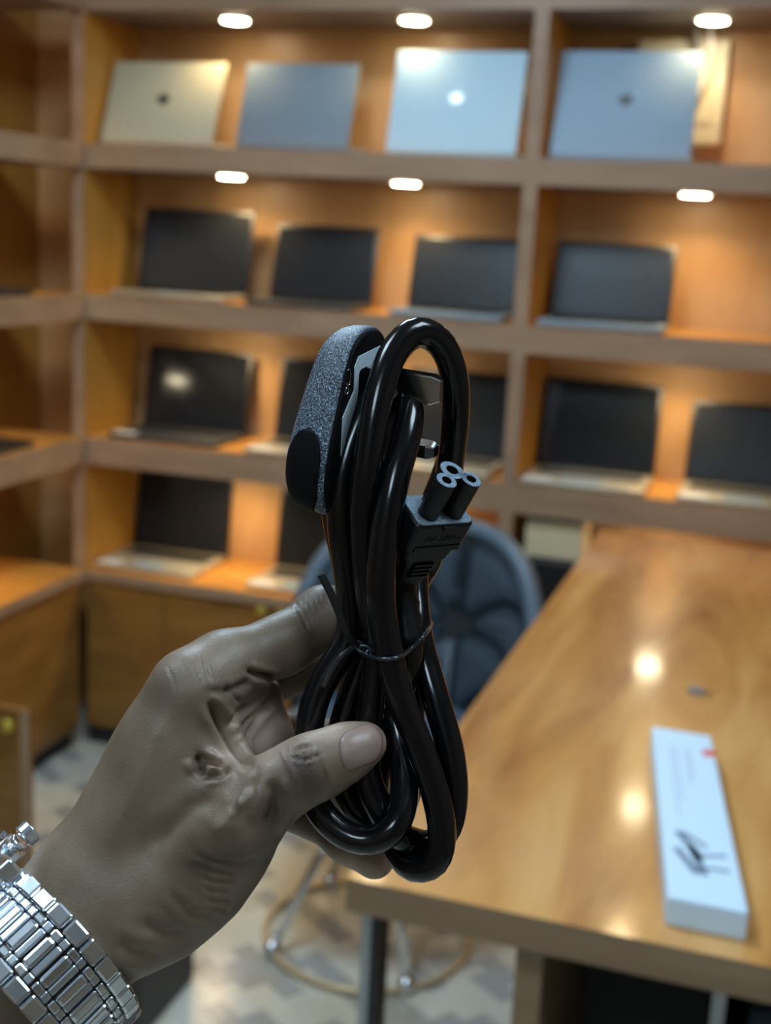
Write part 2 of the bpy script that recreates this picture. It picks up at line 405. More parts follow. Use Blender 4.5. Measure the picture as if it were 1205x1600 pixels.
# pale service panel with loose cables behind the top right laptop
t = empty('junction_box', (-.33, .33, 1.75), 'pale cream panel on the back of top shelf behind the dark emblem laptop', 'electrical box')
cream = mat('cream_plastic', (.85, .8, .62), .5)
box('housing', cream, t, -.50, -.255, .288, .33, 1.745, 2.02, .006)
box('cover', cream, t, -.47, -.285, .283, .288, 1.80, 1.99, .002)
cab = mat('grey_cable', (.16, .16, .15), .5)
pts = catmull([(-.345, .26, 2.05), (-.335, .25, 1.98), (-.345, .25, 1.9), (-.39, .25, 1.83), (-.46, .255, 1.78), (-.5, .26, 1.695)], 8)
tag(tube('loose_cable', pts, .009, cab), 'thick grey cable curving down in front of the cream panel', 'cable')
pts = catmull([(-.31, .268, 2.05), (-.30, .262, 1.97), (-.32, .262, 1.88), (-.37, .262, 1.80), (-.43, .268, 1.74), (-.45, .27, 1.69)], 8)
tag(tube('loose_cable', pts, .006, M['white']), 'thin pale cable curving beside the grey one over the cream panel', 'cable')

# cream carton on a black printer, on the low counter behind the chair
t = empty('printer', (-.56, .12, CT[1]), 'black boxy machine on the low counter behind the chair', 'printer')
box('body', M['black'], t, -.72+.03, -.44, 0.01, .28, CT[1], .592, .008)
box('paper_tray', M['dark'], t, -.66, -.47, -.002, .01, .41, .45, .002)
tag(box('carton', mat('cream_card', (.75, .62, .38), .55), None, -.66, -.50, .03, .2, .593, .70, .004), 'small cream carton on top of the black machine, under the shelf', 'box')

# ------------------------------------------------------------------ table
TZ = .72
table = empty('reception_table', (.3, -1.2, FZ), 'long glossy orange wood counter table filling the right foreground', 'table')
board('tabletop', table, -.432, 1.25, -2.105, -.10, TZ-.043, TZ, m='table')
table.children[0].data.materials[1] = M['table_edge']
TL = TZ-.043
box('side_panel', M['table_edge'], table, -.227, -.195, -2.08, -.5, FZ, TL)
box('side_panel', M['table_edge'], table, 1.2, 1.23, -2.08, -.5, FZ, TL)
box('inner_panel', M['dark'], table, -.195, 1.2, -1.62, -1.60, FZ, TL)
box('divider', M['steel_post'], table, -.003, .012, -2.04, -1.62, FZ, TL)
box('inner_shelf', M['dark'], table, .012, 1.2, -2.04, -1.62, .38, .40)
box('table_leg', M['steel_post'], table, -.424, -.412, -2.06, -2.02, FZ, TL)
box('table_leg', M['black'], table, -.412, -.400, -2.06, -2.02, FZ, TL)
tag(box('storage_crate', mat('blue_grey_plastic', (.12, .17, .22), .4), None, .04, .35, -2.02, -1.68, .40, .58, .01), 'blue grey crate on the shelf under the table, right of the steel divider', 'crate')

# white carton on the table
wb = empty('white_box', (-.058, -1.8, TZ), 'long narrow white carton with red sticker and grey print on the table', 'box')
card = mat('white_card', (.66, .84, 1.0), .45)
cs = [(-.060, -2.155), (.023, -2.155), (-.052, -1.668), (-.138, -1.668)]
def prism(bm, poly, z0, z1, bev=0):
    vb = [bm.verts.new((x, y, z0)) for x, y in poly]; vt = [bm.verts.new((x, y, z1)) for x, y in poly]
    n = len(poly); fs = [bm.faces.new(vb[::-1]), bm.faces.new(vt)]
    for i in range(n): fs.append(bm.faces.new((vb[i], vb[(i+1) % n], vt[(i+1) % n], vt[i])))
    if bev: bmesh.ops.bevel(bm, geom=list(bm.edges), offset=bev, segments=2, affect='EDGES', profile=.5)
bm = bmesh.new(); prism(bm, [(-.064, -2.063), (.0246, -2.063), (-.0514, -1.549), (-.139, -1.549)], TZ, TZ+.036, .003)
fin(bm, 'carton_body', card, wb)
def onbox(s, q):   # s across 0..1, q along 0..1 from the near end
    return Vector((-.064+.0886*s-.0755*q, -2.063+.514*q, TZ+.036))
def strip(bm, a, b, wdt, h=.0004, z=0):
    a = Vector(a); b = Vector(b); d = (b-a).normalized(); n = Vector((-d.y, d.x, 0))*wdt/2
    prism(bm, [tuple((a-n)[:2]), tuple((b-n)[:2]), tuple((b+n)[:2]), tuple((a+n)[:2])], a.z+z, a.z+h+z)
bm = bmesh.new(); strip(bm, onbox(.80, .86), onbox(1.0, .86), .022); fin(bm, 'red_sticker', mat('red_print', (.8, .05, .04), .5), wb)
bm = bmesh.new()
for s, q0, q1 in ((.28, .42, .88), (.36, .52, .86), (.52, .62, .86), (.58, .66, .86)):
    q = q0
    while q < q1:
        l = random.uniform(.012, .035); strip(bm, onbox(s, q), onbox(s, min(q+l, q1)), .0022); q += l+.008
fin(bm, 'fine_print', mat('grey_print', (.42, .5, .6), .5), wb)
bm = bmesh.new()
for a, b, ww in (((.22, .33), (.48, .22), .009), ((.48, .22), (.86, .245), .006), ((.30, .33), (.60, .27), .006), ((.18, .24), (.42, .13), .009), ((.40, .24), (.52, .13), .010), ((.52, .165), (.86, .17), .006), ((.36, .27), (.5, .2), .01)):
    strip(bm, onbox(*a), onbox(*b), ww)
fin(bm, 'large_print', mat('slate_print', (.16, .22, .3), .5), wb)
ub = empty('usb_adapter', (-.089, -1.268, TZ), 'tiny grey adapter lying on the table beyond the white carton', 'adapter')
Rz = Matrix.Translation((-.089, -1.268, TZ)) @ Matrix.Rotation(-.2, 4, 'Z')
box('body', mat('grey_adapter', (.2, .21, .24), .4), ub, -.016, .012, -.008, .008, 0, .008, .002, Rz, True)
box('connector', M['chrome'], ub, .012, .022, -.005, .005, .002, .006, 0, Rz)

# ------------------------------------------------------------------ chair
ch = empty('tub_chair', (-.69, -1.02, 0), 'blue grey leather tub chair with triangular stitched panels behind the table edge', 'chair')
cc = Vector((-.69, -1.08, 0))
def shell_pt(s, q, off=0):
    """s -1..1 round the back, q 0..1 up; concave side faces the camera"""
    a = s*1.25; r = .235+.035*q+off
    top = .865-.20*abs(s)**3.2
    zz = .43+(top-.43)*q
    return cc+Vector((math.sin(a)*r, math.cos(a)*r*.78+.05*q, zz))
NS, NQ = 24, 12
def shell_mesh(bm, f, s0=-1, s1=1, q0=0, q1=1, ns=NS, nq=NQ, th=.03):
    vi = {}
    for side, off in ((0, 0), (1, th)):
        for i in range(ns+1):
            for j in range(nq+1):
                vi[side, i, j] = bm.verts.new(f(s0+(s1-s0)*i/ns, q0+(q1-q0)*j/nq, off))
    for i in range(ns):
        for j in range(nq):
            bm.faces.new((vi[0, i, j], vi[0, i+1, j], vi[0, i+1, j+1], vi[0, i, j+1]))
            bm.faces.new((vi[1, i, j], vi[1, i, j+1], vi[1, i+1, j+1], vi[1, i+1, j]))
    for i in range(ns):
        for j in (0, nq): bm.faces.new((vi[0, i, j], vi[0, i+1, j], vi[1, i+1, j], vi[1, i, j]))
    for j in range(nq):
        for i in (0, ns): bm.faces.new((vi[0, i, j], vi[0, i, j+1], vi[1, i, j+1], vi[1, i, j]))
bm = bmesh.new(); shell_mesh(bm, shell_pt); bmesh.ops.bevel(bm, geom=[e for e in bm.edges if e.calc_face_angle(0) > 1.2], offset=.008, segments=2, affect='EDGES')
fin(bm, 'backrest_shell', M['leather_dark'], ch, True)
# padded triangular panels, each its own cushion
def tri_panel(a, b, c, n=7):
    bm = bmesh.new(); grid = {}
    for i in range(n+1):
        for j in range(n+1-i):
            k = n-i-j; wa, wb_, wc = i/n, j/n, k/n
            mn = min(wa, wb_, wc)*3
            s = a[0]*wa+b[0]*wb_+c[0]*wc; q = a[1]*wa+b[1]*wb_+c[1]*wc
            grid[i, j] = bm.verts.new(shell_pt(s, q, -.004-.016*min(1, mn*2.6)**.5 if mn > 0 else .001))
    for i in range(n):
        for j in range(n-i):
            bm.faces.new((grid[i, j], grid[i+1, j], grid[i, j+1]))
            if i+j < n-1: bm.faces.new((grid[i+1, j], grid[i+1, j+1], grid[i, j+1]))
    r = bmesh.ops.solidify(bm, geom=list(bm.faces), thickness=.004)
    return fin(bm, 'quilted_panel', M['leather'], ch, True)
cols = [-.98, -.42, .22, .98]
for i in range(3):
    a, b = cols[i], cols[i+1]; mid = (a+b)/2
    for (q0, q1) in ((.02, .5), (.5, .95)):
        up = (i+1) % 2 if q0 > .3 else 1
        if up: tri_panel((a, q0), (b, q0), (b, q1)); tri_panel((a, q0), (b, q1), (a, q1))
        else: tri_panel((a, q0), (b, q0), (a, q1)); tri_panel((b, q0), (b, q1), (a, q1))
tube('top_piping', [shell_pt(-1+2*i/40, .985, .004) for i in range(41)], .02, M['leather'], ch, 12)
bm = bmesh.new()
g = cyl(bm, .25, .40, .475, Matrix.Translation((cc.x, cc.y-.02, 0)), 40, bev=.025)
fin(bm, 'seat_cushion', M['leather'], ch, True)
bm = bmesh.new(); cyl(bm, .23, .375, .40, Matrix.Translation((cc.x, cc.y-.02, 0)), 40); fin(bm, 'seat_base', M['leather_dark'], ch)
for o in ch.children:                                       # stand the upholstered body at its full size and place
    for v in o.data.vertices: v.co = CAM+(v.co-CAM)*1.2
ch.location = (-.83, -.62, FZ)
for o in ch.children: o.matrix_parent_inverse = Matrix.Translation((.83, .62, -FZ))
gold = mat('brushed_gold', (.62, .48, .28), .4, .4)
kx, ky = -.83, -.66
tube('floor_ring', [(kx+.25*math.cos(a), ky-.07+.25*math.sin(a), FZ+.012) for a in np.linspace(0, 2*PI, 48, endpoint=False)], .008, gold, ch, 10, True)
for a in (.6, 2.3, 3.9, 5.4):
    c, s_ = math.cos(a), math.sin(a)
    tube('leg', [(kx+.06*c, ky-.0+.06*s_, .16), (kx+.15*c, ky-.04+.15*s_, 0), (kx+.25*c, ky-.07+.25*s_, FZ+.02)], .012, M['chrome'], ch, 10)
    bm = bmesh.new(); bmesh.ops.create_uvsphere(bm, u_segments=16, v_segments=10, radius=.021, matrix=Matrix.Translation((kx+.25*c, ky-.07+.25*s_, FZ+.022)))
    fin(bm, 'foot_glide', M['chrome'], ch, True)
# dark bin at the lower left
bn = empty('waste_bin', (-1.27, -1.18, FZ), 'dark brown square bin on the patterned floor behind the wristwatch', 'bin')
dk = mat('dark_brown_plastic', (.03, .024, .022), .5)
box('body', dk, bn, -1.40, -1.14, -1.31, -1.05, FZ, .08, .008)
box('rim', dk, bn, -1.408, -1.132, -1.318, -1.042, .08, .092, .003)

# ================================================================== FOREGROUND
# ------------------------------------------------------------------ hand: smooth-blended tapered limbs -> one surface
def blend_field(prims, h, pad=.012):
    lo = np.min([np.minimum(a, b)-max(ra, rb) for a, b, ra, rb, k in prims], axis=0)-pad
    hi = np.max([np.maximum(a, b)+max(ra, rb) for a, b, ra, rb, k in prims], axis=0)+pad
    n = np.ceil((hi-lo)/h).astype(int)+1
    phi = np.full(n, .05, np.float32)
    ax = [lo[i]+h*np.arange(n[i]) for i in range(3)]
    for a, b, ra, rb, k in prims:
        m = max(ra, rb)+k+.004
        i0 = np.maximum(((np.minimum(a, b)-m-lo)/h).astype(int), 0); i1 = np.minimum(((np.maximum(a, b)+m-lo)/h).astype(int)+2, n)
        X, Y, Z = np.meshgrid(*[ax[q][i0[q]:i1[q]].astype(np.float32) for q in range(3)], indexing='ij')
        ba = b-a; L2 = ba@ba+1e-12
        t = np.clip(((X-a[0])*ba[0]+(Y-a[1])*ba[1]+(Z-a[2])*ba[2])/L2, 0, 1)
        d = np.sqrt((X-a[0]-t*ba[0])**2+(Y-a[1]-t*ba[1])**2+(Z-a[2]-t*ba[2])**2)-(ra+(rb-ra)*t)
        sl = tuple(slice(i0[q], i1[q]) for q in range(3)); c = phi[sl]
        hh = np.clip(.5+.5*(c-d)/k, 0, 1)
        phi[sl] = c+(d-c)*hh-k*hh*(1-hh)
    return phi, lo
def surface_nets(phi, lo, h):
    s = phi < 0
    nx, ny, nz = phi.shape
    cnt = np.zeros((nx-1, ny-1, nz-1), np.int16); acc = np.zeros((nx-1, ny-1, nz-1, 3), np.float32)
    corners = [(i, j, k) for i in (0, 1) for j in (0, 1) for k in (0, 1)]
    def sub(A, c): return A[c[0]:nx-1+c[0], c[1]:ny-1+c[1], c[2]:nz-1+c[2]]
    for c0 in corners:
        for ax in range(3):
            if c0[ax]: continue
            c1 = list(c0); c1[ax] = 1
            a, b = sub(phi, c0), sub(phi, c1); m = (a < 0) != (b < 0)
            t = np.where(m, a/np.where(m, a-b, 1), 0)
            cnt += m
            for q in range(3):
                acc[..., q] += m*((c0[q]+t) if q == ax else c0[q])
    act = cnt > 0
    idx = -np.ones(cnt.shape, np.int64); idx[act] = np.arange(act.sum())
    V = np.argwhere(act)+acc[act]/cnt[act][:, None]
    V = lo+V*h
    Fs = []
    for ax in range(3):
        a1, a2 = (ax+1) % 3, (ax+2) % 3
        sa = [slice(None)]*3; sb = [slice(None)]*3; sa[ax] = slice(0, -1); sb[ax] = slice(1, None)
        m = s[tuple(sa)] != s[tuple(sb)]
        inside = s[tuple(sa)][m]
        e = np.argwhere(m); ok = (e[:, a1] > 0) & (e[:, a2] > 0) & (e[:, a1] < phi.shape[a1]-1) & (e[:, a2] < phi.shape[a2]-1)
        e = e[ok]; inside = inside[ok]
        def at(d1, d2):
            c = e.copy(); c[:, a1] -= d1; c[:, a2] -= d2; return idx[c[:, 0], c[:, 1], c[:, 2]]
        q = np.stack([at(1, 1), at(0, 1), at(0, 0), at(1, 0)], 1)
        q[~inside] = q[~inside][:, ::-1]
        Fs.append(q)
    return V, np.vstack(Fs)

J = lambda u, v, d, r: (Pc(u, v, d/1000), r/1000)
prims = []
def limb(nodes, k=.006):
    for (a, ra), (b, rb) in zip(nodes[:-1], nodes[1:]): prims.append((a, b, ra, rb, k))
# forearm and wrist (two parallel bones make the flat oval)
limb([J(-330, 1850, 310, 26), J(-120, 1660, 331, 22), J(68, 1492, 351, 18.4), J(150, 1425, 352, 18.2)], .012)
limb([J(-330, 1850, 335, 26), J(-120, 1660, 352, 22), J(75, 1492, 370, 18.5), J(160, 1400, 374, 18)], .012)
# back of the hand / index metacarpal
limb([J(145, 1412, 352, 18), J(162, 1372, 352, 16.5), J(224, 1255, 350, 13.8), J(262, 1165, 347, 11.6), J(300, 1080, 345, 11)], .010)
limb([J(160, 1380, 372, 16), J(240, 1240, 374, 13), J(318, 1105, 372, 11.5)], .010)
limb([J(165, 1400, 388, 15), J(260, 1260, 392, 13), J(345, 1170, 388, 11)], .010)
limb([J(170, 1420, 392, 14), J(290, 1300, 402, 12), J(360, 1238, 397, 10)], .010)
# thenar and thumb metacarpal
limb([J(165, 1425, 352, 17), J(245, 1397, 352, 16.5), J(305, 1352, 350, 15), J(348, 1302, 346, 13), J(384, 1272, 339, 10.6)], .009)
limb([J(284, 1240, 352, 13), J(330, 1262, 348, 12)], .010)
limb([J(300, 1330, 368, 14), J(370, 1270, 372, 11)], .010)
# thumb
limb([J(386, 1270, 338, 10.4), J(430, 1232, 336, 9.0), J(474, 1205, 335, 8.4), J(505, 1193, 335, 8.0), J(545, 1173, 335, 6.9), J(573, 1161, 336, 5.4)], .004)
# web between thumb and index
limb([J(288, 1120, 349, 10), J(322, 1170, 347, 8.2), J(352, 1222, 344, 8)], .008)
limb([J(262, 1195, 350, 12), J(300, 1225, 349, 11)], .010)
# palm visible between finger and thumb
limb([J(345, 1145, 366, 8), J(398, 1160, 367, 8.5), J(424, 1190, 370, 8)], .008)
limb([J(350, 1120, 372, 10), J(402, 1138, 374, 8.8)], .008)
limb([J(322, 1075, 352, 9), J(372, 1098, 362, 7), J(405, 1085, 368, 6.5)], .006)
# index
limb([J(300, 1078, 345, 11), J(350, 1043, 352, 9.8), J(440, 1008, 361, 8.2), J(508, 965, 371, 8.9), J(590, 980, 386, 7.4), J(612, 1060, 385, 7.2), J(614, 1182, 380, 6.4)], .004)
# middle, ring, little curl behind the cable
limb([J(330, 1096, 372, 11), J(410, 1056, 388, 8.8), J(500, 1034, 402, 8.2), J(590, 1055, 408, 7.6), J(625, 1120, 400, 7)], .004)
limb([J(352, 1165, 388, 11), J(440, 1160, 398, 8.8), J(520, 1168, 408, 8.2), J(590, 1190, 405, 7.4), J(618, 1225, 394, 6.8)], .004)
limb([J(360, 1238, 396, 10), J(420, 1245, 392, 8.6), J(488, 1266, 386, 7.6), J(545, 1312, 377, 6.6), J(585, 1341, 371, 6.1)], .004)
HS = .00072
phi, lo = blend_field(prims, HS)
V, Fq = surface_nets(phi, lo, HS)
# drop shapes other than the largest one is unnecessary; smooth the net a little
nV = len(V)
E2 = np.vstack([Fq[:, [0, 1]], Fq[:, [1, 2]], Fq[:, [2, 3]], Fq[:, [3, 0]]])
deg = np.bincount(E2.ravel(), minlength=nV)[:, None].astype(float)
def lap(X):
    S = np.zeros_like(X)
    for q in range(X.shape[1]):
        S[:, q] = np.bincount(E2[:, 0], X[E2[:, 1], q], nV)+np.bincount(E2[:, 1], X[E2[:, 0], q], nV)
    return S/deg
for _ in range(4): V = V*.4+lap(V)*.6
def normals(V):
    fn = np.cross(V[Fq[:, 2]]-V[Fq[:, 0]], V[Fq[:, 3]]-V[Fq[:, 1]]); N = np.zeros_like(V)
    for c in range(4):
        for q in range(3): N[:, q] += np.bincount(Fq[:, c], fn[:, q], nV)
    return N/(np.linalg.norm(N, axis=1)[:, None]+1e-12)
N = normals(V)
if (N*(V-V.mean(0))).sum() < 0: Fq = Fq[:, ::-1]; N = -N
U = V[:, 0]/V[:, 2]*F+CX; W = V[:, 1]/V[:, 2]*F+CY
face = np.clip(-N[:, 2]*2.2+.15, 0, 1)
def crease(poly, wpx, depth, taper=True, dmax=None, bulge=.35):
    """press a fold of wpx pixels half-width, depth mm, along a photograph polyline on the near side"""
    global V
    p = np.array(poly, float); best = np.full(nV, 1e9); tt = np.zeros(nV); L = np.r_[0, np.cumsum(np.hypot(*(p[1:]-p[:-1]).T))]
    for i in range(len(p)-1):
        d = p[i+1]-p[i]; t = np.clip(((U-p[i, 0])*d[0]+(W-p[i, 1])*d[1])/(d@d), 0, 1)
        q = np.hypot(U-p[i, 0]-t*d[0], W-p[i, 1]-t*d[1]); m = q < best
        best[m] = q[m]; tt[m] = (L[i]+t[m]*(L[i+1]-L[i]))/L[-1]
    w_ = np.exp(-(best/wpx)**2)-bulge*np.exp(-((best-2.1*wpx)/(wpx*1.1))**2)
    if taper: w_ = w_*np.clip(np.sin(PI*np.clip(tt, .02, .98))*1.6, 0, 1)
    if dmax: w_ = w_*(V[:, 2] < dmax)
    V = V-N*(w_*face*depth*1.45/1000)[:, None]
# large folds of the web and palm
crease([(326, 1092), (345, 1128), (367, 1166), (396, 1200)], 8, 2.4, dmax=.385)
crease([(318, 1078), (352, 1082), (382, 1070), (398, 1054)], 6, .8, bulge=.2)
crease([(350, 1068), (366, 1088), (378, 1100)], 4, .5)
crease([(366, 1158), (382, 1132), (408, 1108), (428, 1080)], 5, 1.1, bulge=.2)
crease([(355, 1138), (372, 1112), (395, 1096)], 5, 1.0, bulge=.2)
crease([(372, 1168), (388, 1144), (406, 1120), (432, 1094)], 4, 1.0, bulge=.2)
crease([(384, 1046), (402, 1054), (440, 1062)], 5, 1.6)
# pocket at the thumb base
crease([(308, 1178), (316, 1198), (312, 1214)], 8, 2.6, bulge=.3)
crease([(312, 1180), (332, 1192), (350, 1200)], 5, 2.0, bulge=.3)
crease([(318, 1216), (345, 1210), (362, 1200)], 5, 1.4, bulge=.4)
crease([(330, 1204), (342, 1200)], 4, -1.0)
# thumb joint wrinkles
for dx, dp in ((-20, .5), (-10, .8), (0, 1.1), (10, .9), (20, .6)):
    crease([(462+dx, 1160), (478+dx, 1190), (492+dx*.9, 1222), (488+dx*.7, 1252)], 3.6, dp, bulge=.5)
crease([(456, 1176), (470, 1168), (490, 1166)], 3, .6)
crease([(450, 1182), (478, 1188), (505, 1176)], 2.5, .5)
# MCP of the thumb: bright bump, hollow below
crease([(420, 1215), (428, 1245), (424, 1275), (412, 1300)], 10, 1.3, bulge=.3)
crease([(372, 1250), (388, 1258)], 16, -1.5)
crease([(330, 1300), (360, 1285), (372, 1262)], 12, -.8)
# wrist folds
for k in range(6):
    crease([(300+6*k, 1338+17*k-6), (332, 1352+15*k-5), (372-4*k, 1352+14*k), (404-14*k, 1340+17*k)], 4.5, .42)
crease([(262, 1392), (300, 1432), (350, 1432)], 7, .4)
crease([(215, 1440), (260, 1462), (300, 1455)], 9, .55)
crease([(180, 1470), (212, 1488), (250, 1490)], 10, .8)
# index joint and knuckle wrinkles
for k in range(6): crease([(462+9*k, 938-4*k), (472+8*k, 962-3*k), (484+8*k, 985-2*k)], 3, .38)
for k in range(7): crease([(262+9*k, 1040-3.2*k), (272+8*k, 1062-3*k), (276+9*k, 1080-2*k)], 2.4, .35)
# tendon ridge on the back of the hand
crease([(165, 1330), (215, 1215), (262, 1100)], 15, -.5, bulge=0)
crease([(230, 1330), (300, 1262), (352, 1238)], 14, .9, bulge=.2)
V = V*.88+lap(V)*.12
N = normals(V)
# skin tone: darker knuckles and folds; paler pink palm with lamp light painted in
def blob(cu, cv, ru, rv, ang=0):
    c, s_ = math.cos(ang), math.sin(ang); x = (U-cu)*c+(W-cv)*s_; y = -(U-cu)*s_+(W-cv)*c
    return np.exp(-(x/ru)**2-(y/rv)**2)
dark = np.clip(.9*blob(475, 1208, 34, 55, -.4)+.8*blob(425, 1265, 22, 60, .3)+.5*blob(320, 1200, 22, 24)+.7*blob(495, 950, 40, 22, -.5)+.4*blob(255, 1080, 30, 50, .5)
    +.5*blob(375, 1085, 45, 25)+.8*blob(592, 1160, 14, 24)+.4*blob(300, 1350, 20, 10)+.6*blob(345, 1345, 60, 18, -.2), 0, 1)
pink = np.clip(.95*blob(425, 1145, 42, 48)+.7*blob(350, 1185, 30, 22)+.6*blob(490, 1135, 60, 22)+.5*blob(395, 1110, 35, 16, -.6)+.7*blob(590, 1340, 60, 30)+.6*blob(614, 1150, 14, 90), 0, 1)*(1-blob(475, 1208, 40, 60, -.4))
cold = np.clip(-N[:, 1], 0, 1)*0
me = bpy.data.meshes.new('hand')
WV = np.outer(V[:, 0], np.array(R0))+np.outer(V[:, 1], np.array(D0))+np.outer(V[:, 2], np.array(fwd))+np.array(CAM)
me.from_pydata(WV.tolist(), [], Fq.tolist()); me.update()
me.polygons.foreach_set('use_smooth', [True]*len(me.polygons))
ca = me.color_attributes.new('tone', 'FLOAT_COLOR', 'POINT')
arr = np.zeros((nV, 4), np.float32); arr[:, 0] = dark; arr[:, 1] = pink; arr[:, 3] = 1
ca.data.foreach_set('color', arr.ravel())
skin = mat('skin_brown', (.2, .14, .1), .46, spec=.45, sss=.08)
at_ = nd(skin, 'ShaderNodeAttribute'); at_.attribute_name = 'tone'
sp = nd(skin, 'ShaderNodeSeparateColor'); lk(skin, at_.outputs['Color'], sp.inputs[0])
ge = nd(skin, 'ShaderNodeNewGeometry')
n1 = nd(skin, 'ShaderNodeTexNoise'); n1.inputs['Scale'].default_value = 70; n1.inputs['Detail'].default_value = 6; lk(skin, ge.outputs['Position'], n1.inputs['Vector'])
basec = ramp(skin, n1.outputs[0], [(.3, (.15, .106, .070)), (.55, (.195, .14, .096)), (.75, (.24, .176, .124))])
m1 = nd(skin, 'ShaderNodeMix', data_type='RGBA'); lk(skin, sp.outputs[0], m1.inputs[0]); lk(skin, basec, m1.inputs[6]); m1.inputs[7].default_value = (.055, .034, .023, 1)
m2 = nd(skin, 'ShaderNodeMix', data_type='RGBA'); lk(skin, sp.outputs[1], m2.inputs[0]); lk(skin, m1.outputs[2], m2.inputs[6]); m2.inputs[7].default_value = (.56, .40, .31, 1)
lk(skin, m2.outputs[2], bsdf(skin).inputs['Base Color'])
n2 = nd(skin, 'ShaderNodeTexNoise'); n2.inputs['Scale'].default_value = 900; n2.inputs['Detail'].default_value = 4; lk(skin, ge.outputs['Position'], n2.inputs['Vector'])
n3 = nd(skin, 'ShaderNodeTexVoronoi'); n3.inputs['Scale'].default_value = 1100; n3.feature = 'DISTANCE_TO_EDGE'; lk(skin, ge.outputs['Position'], n3.inputs['Vector'])
ad = nd(skin, 'ShaderNodeMath', operation='ADD'); lk(skin, n2.outputs[0], ad.inputs[0]); lk(skin, n3.outputs['Distance'], ad.inputs[1])
bp = nd(skin, 'ShaderNodeBump'); bp.inputs['Strength'].default_value = .22; bp.inputs['Distance'].default_value = .0004
lk(skin, ad.outputs[0], bp.inputs['Height']); lk(skin, bp.outputs[0], bsdf(skin).inputs['Normal'])
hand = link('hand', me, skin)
tag(hand, 'bare left hand reaching in from the lower left, pinching the coiled black cable', 'hand')
bvh = BVHTree.FromPolygons([tuple(v) for v in WV.tolist()], Fq.tolist())
def near(u, v):
    d = (P(u, v, .3)-CAM).normalized(); h = bvh.ray_cast(CAM, d, 1.0)
    return h[0], h[1]
# thumb nail: a thin curved plate lying on the thumb
def nail():
    ctr = [Vector((u, v)) for u, v in ((529, 1160), (531, 1180), (540, 1201), (548, 1204), (570, 1197), (591, 1188), (598, 1170), (598, 1150), (587, 1135), (572, 1131), (552, 1138), (534, 1149))]
    o = Vector((566, 1166)); rings = [0, .35, .65, .88, 1.0]; bm = bmesh.new(); lay = []
    dense = [Vector(p[:2]) for p in catmull([(*c, 0) for c in ctr+ctr[:1]], 4)[:-1]]
    for r in rings:
        row = []
        for c in (dense if r else [o]):
            q = o+(c-o)*r; h, nn = near(q.x, q.y)
            if h is None:
                rr = r
                while h is None and rr > 0: rr -= .04; q = o+(c-o)*rr; h, nn = near(q.x, q.y)
            up = .0007*(1-r**6)+.0001
            row.append(bm.verts.new(h+(CAM-h).normalized()*up))
        lay.append(row)
    n = len(dense)
    for k in range(n): bm.faces.new((lay[0][0], lay[1][k], lay[1][(k+1) % n]))
    for a, b in zip(lay[1:-1], lay[2:]):
        for k in range(n): bm.faces.new((a[k], b[k], b[(k+1) % n], a[(k+1) % n]))
    bmesh.ops.recalc_face_normals(bm, faces=bm.faces)
    m = mat('fingernail', (.27, .185, .155), .4, spec=.45)
    ob = fin(bm, 'fingernail', m, hand, True)
    s = ob.modifiers.new('solid', 'SOLIDIFY'); s.thickness = .0004; s.offset = -1
nail()

# ------------------------------------------------------------------ power cable
rubber = mat('cable_black_pvc', (.004, .004, .005), .17, spec=.45)
add_bump(rubber, 60, .08, .002)
pl_tex = mat('plug_sparkle_black', (.03, .035, .042), .42, spec=.6)
def sparkle(m, scale):
    tc = nd(m, 'ShaderNodeNewGeometry')
    n = nd(m, 'ShaderNodeTexNoise'); n.inputs['Scale'].default_value = scale; n.inputs['Detail'].default_value = 2
    lk(m, tc.outputs['Position'], n.inputs['Vector'])
    lk(m, ramp(m, n.outputs[0], [(.42, (.012, .016, .022)), (.56, (.10, .14, .19)), (.68, (.42, .55, .7))]), bsdf(m).inputs['Base Color'])
    b = nd(m, 'ShaderNodeBump'); b.inputs['Strength'].default_value = .8; b.inputs['Distance'].default_value = .0003
    lk(m, n.outputs[0], b.inputs['Height']); lk(m, b.outputs[0], bsdf(m).inputs['Normal'])
sparkle(pl_tex, 2600)
con_tex = mat('connector_face_grain', (.1, .13, .17), .4, spec=.6); sparkle(con_tex, 3800)
bsdf(con_tex)
con_tex.node_tree.nodes['Color Ramp'].color_ramp.elements[0].color = (.10, .14, .19, 1)
con_tex.node_tree.nodes['Color Ramp'].color_ramp.elements[1].color = (.22, .30, .38, 1)
blk = mat('plug_black_smooth', (.004, .004, .005), .6, spec=.12)
blk_g = mat('connector_black_satin', (.006, .006, .007), .36, spec=.3)
label_w = mat('label_white', (.62, .74, .80), .5)
pin_m = mat('pin_nickel', (.62, .62, .62), .16, 1)
pin_s = mat('pin_sleeve_black', (.008, .008, .008), .4)

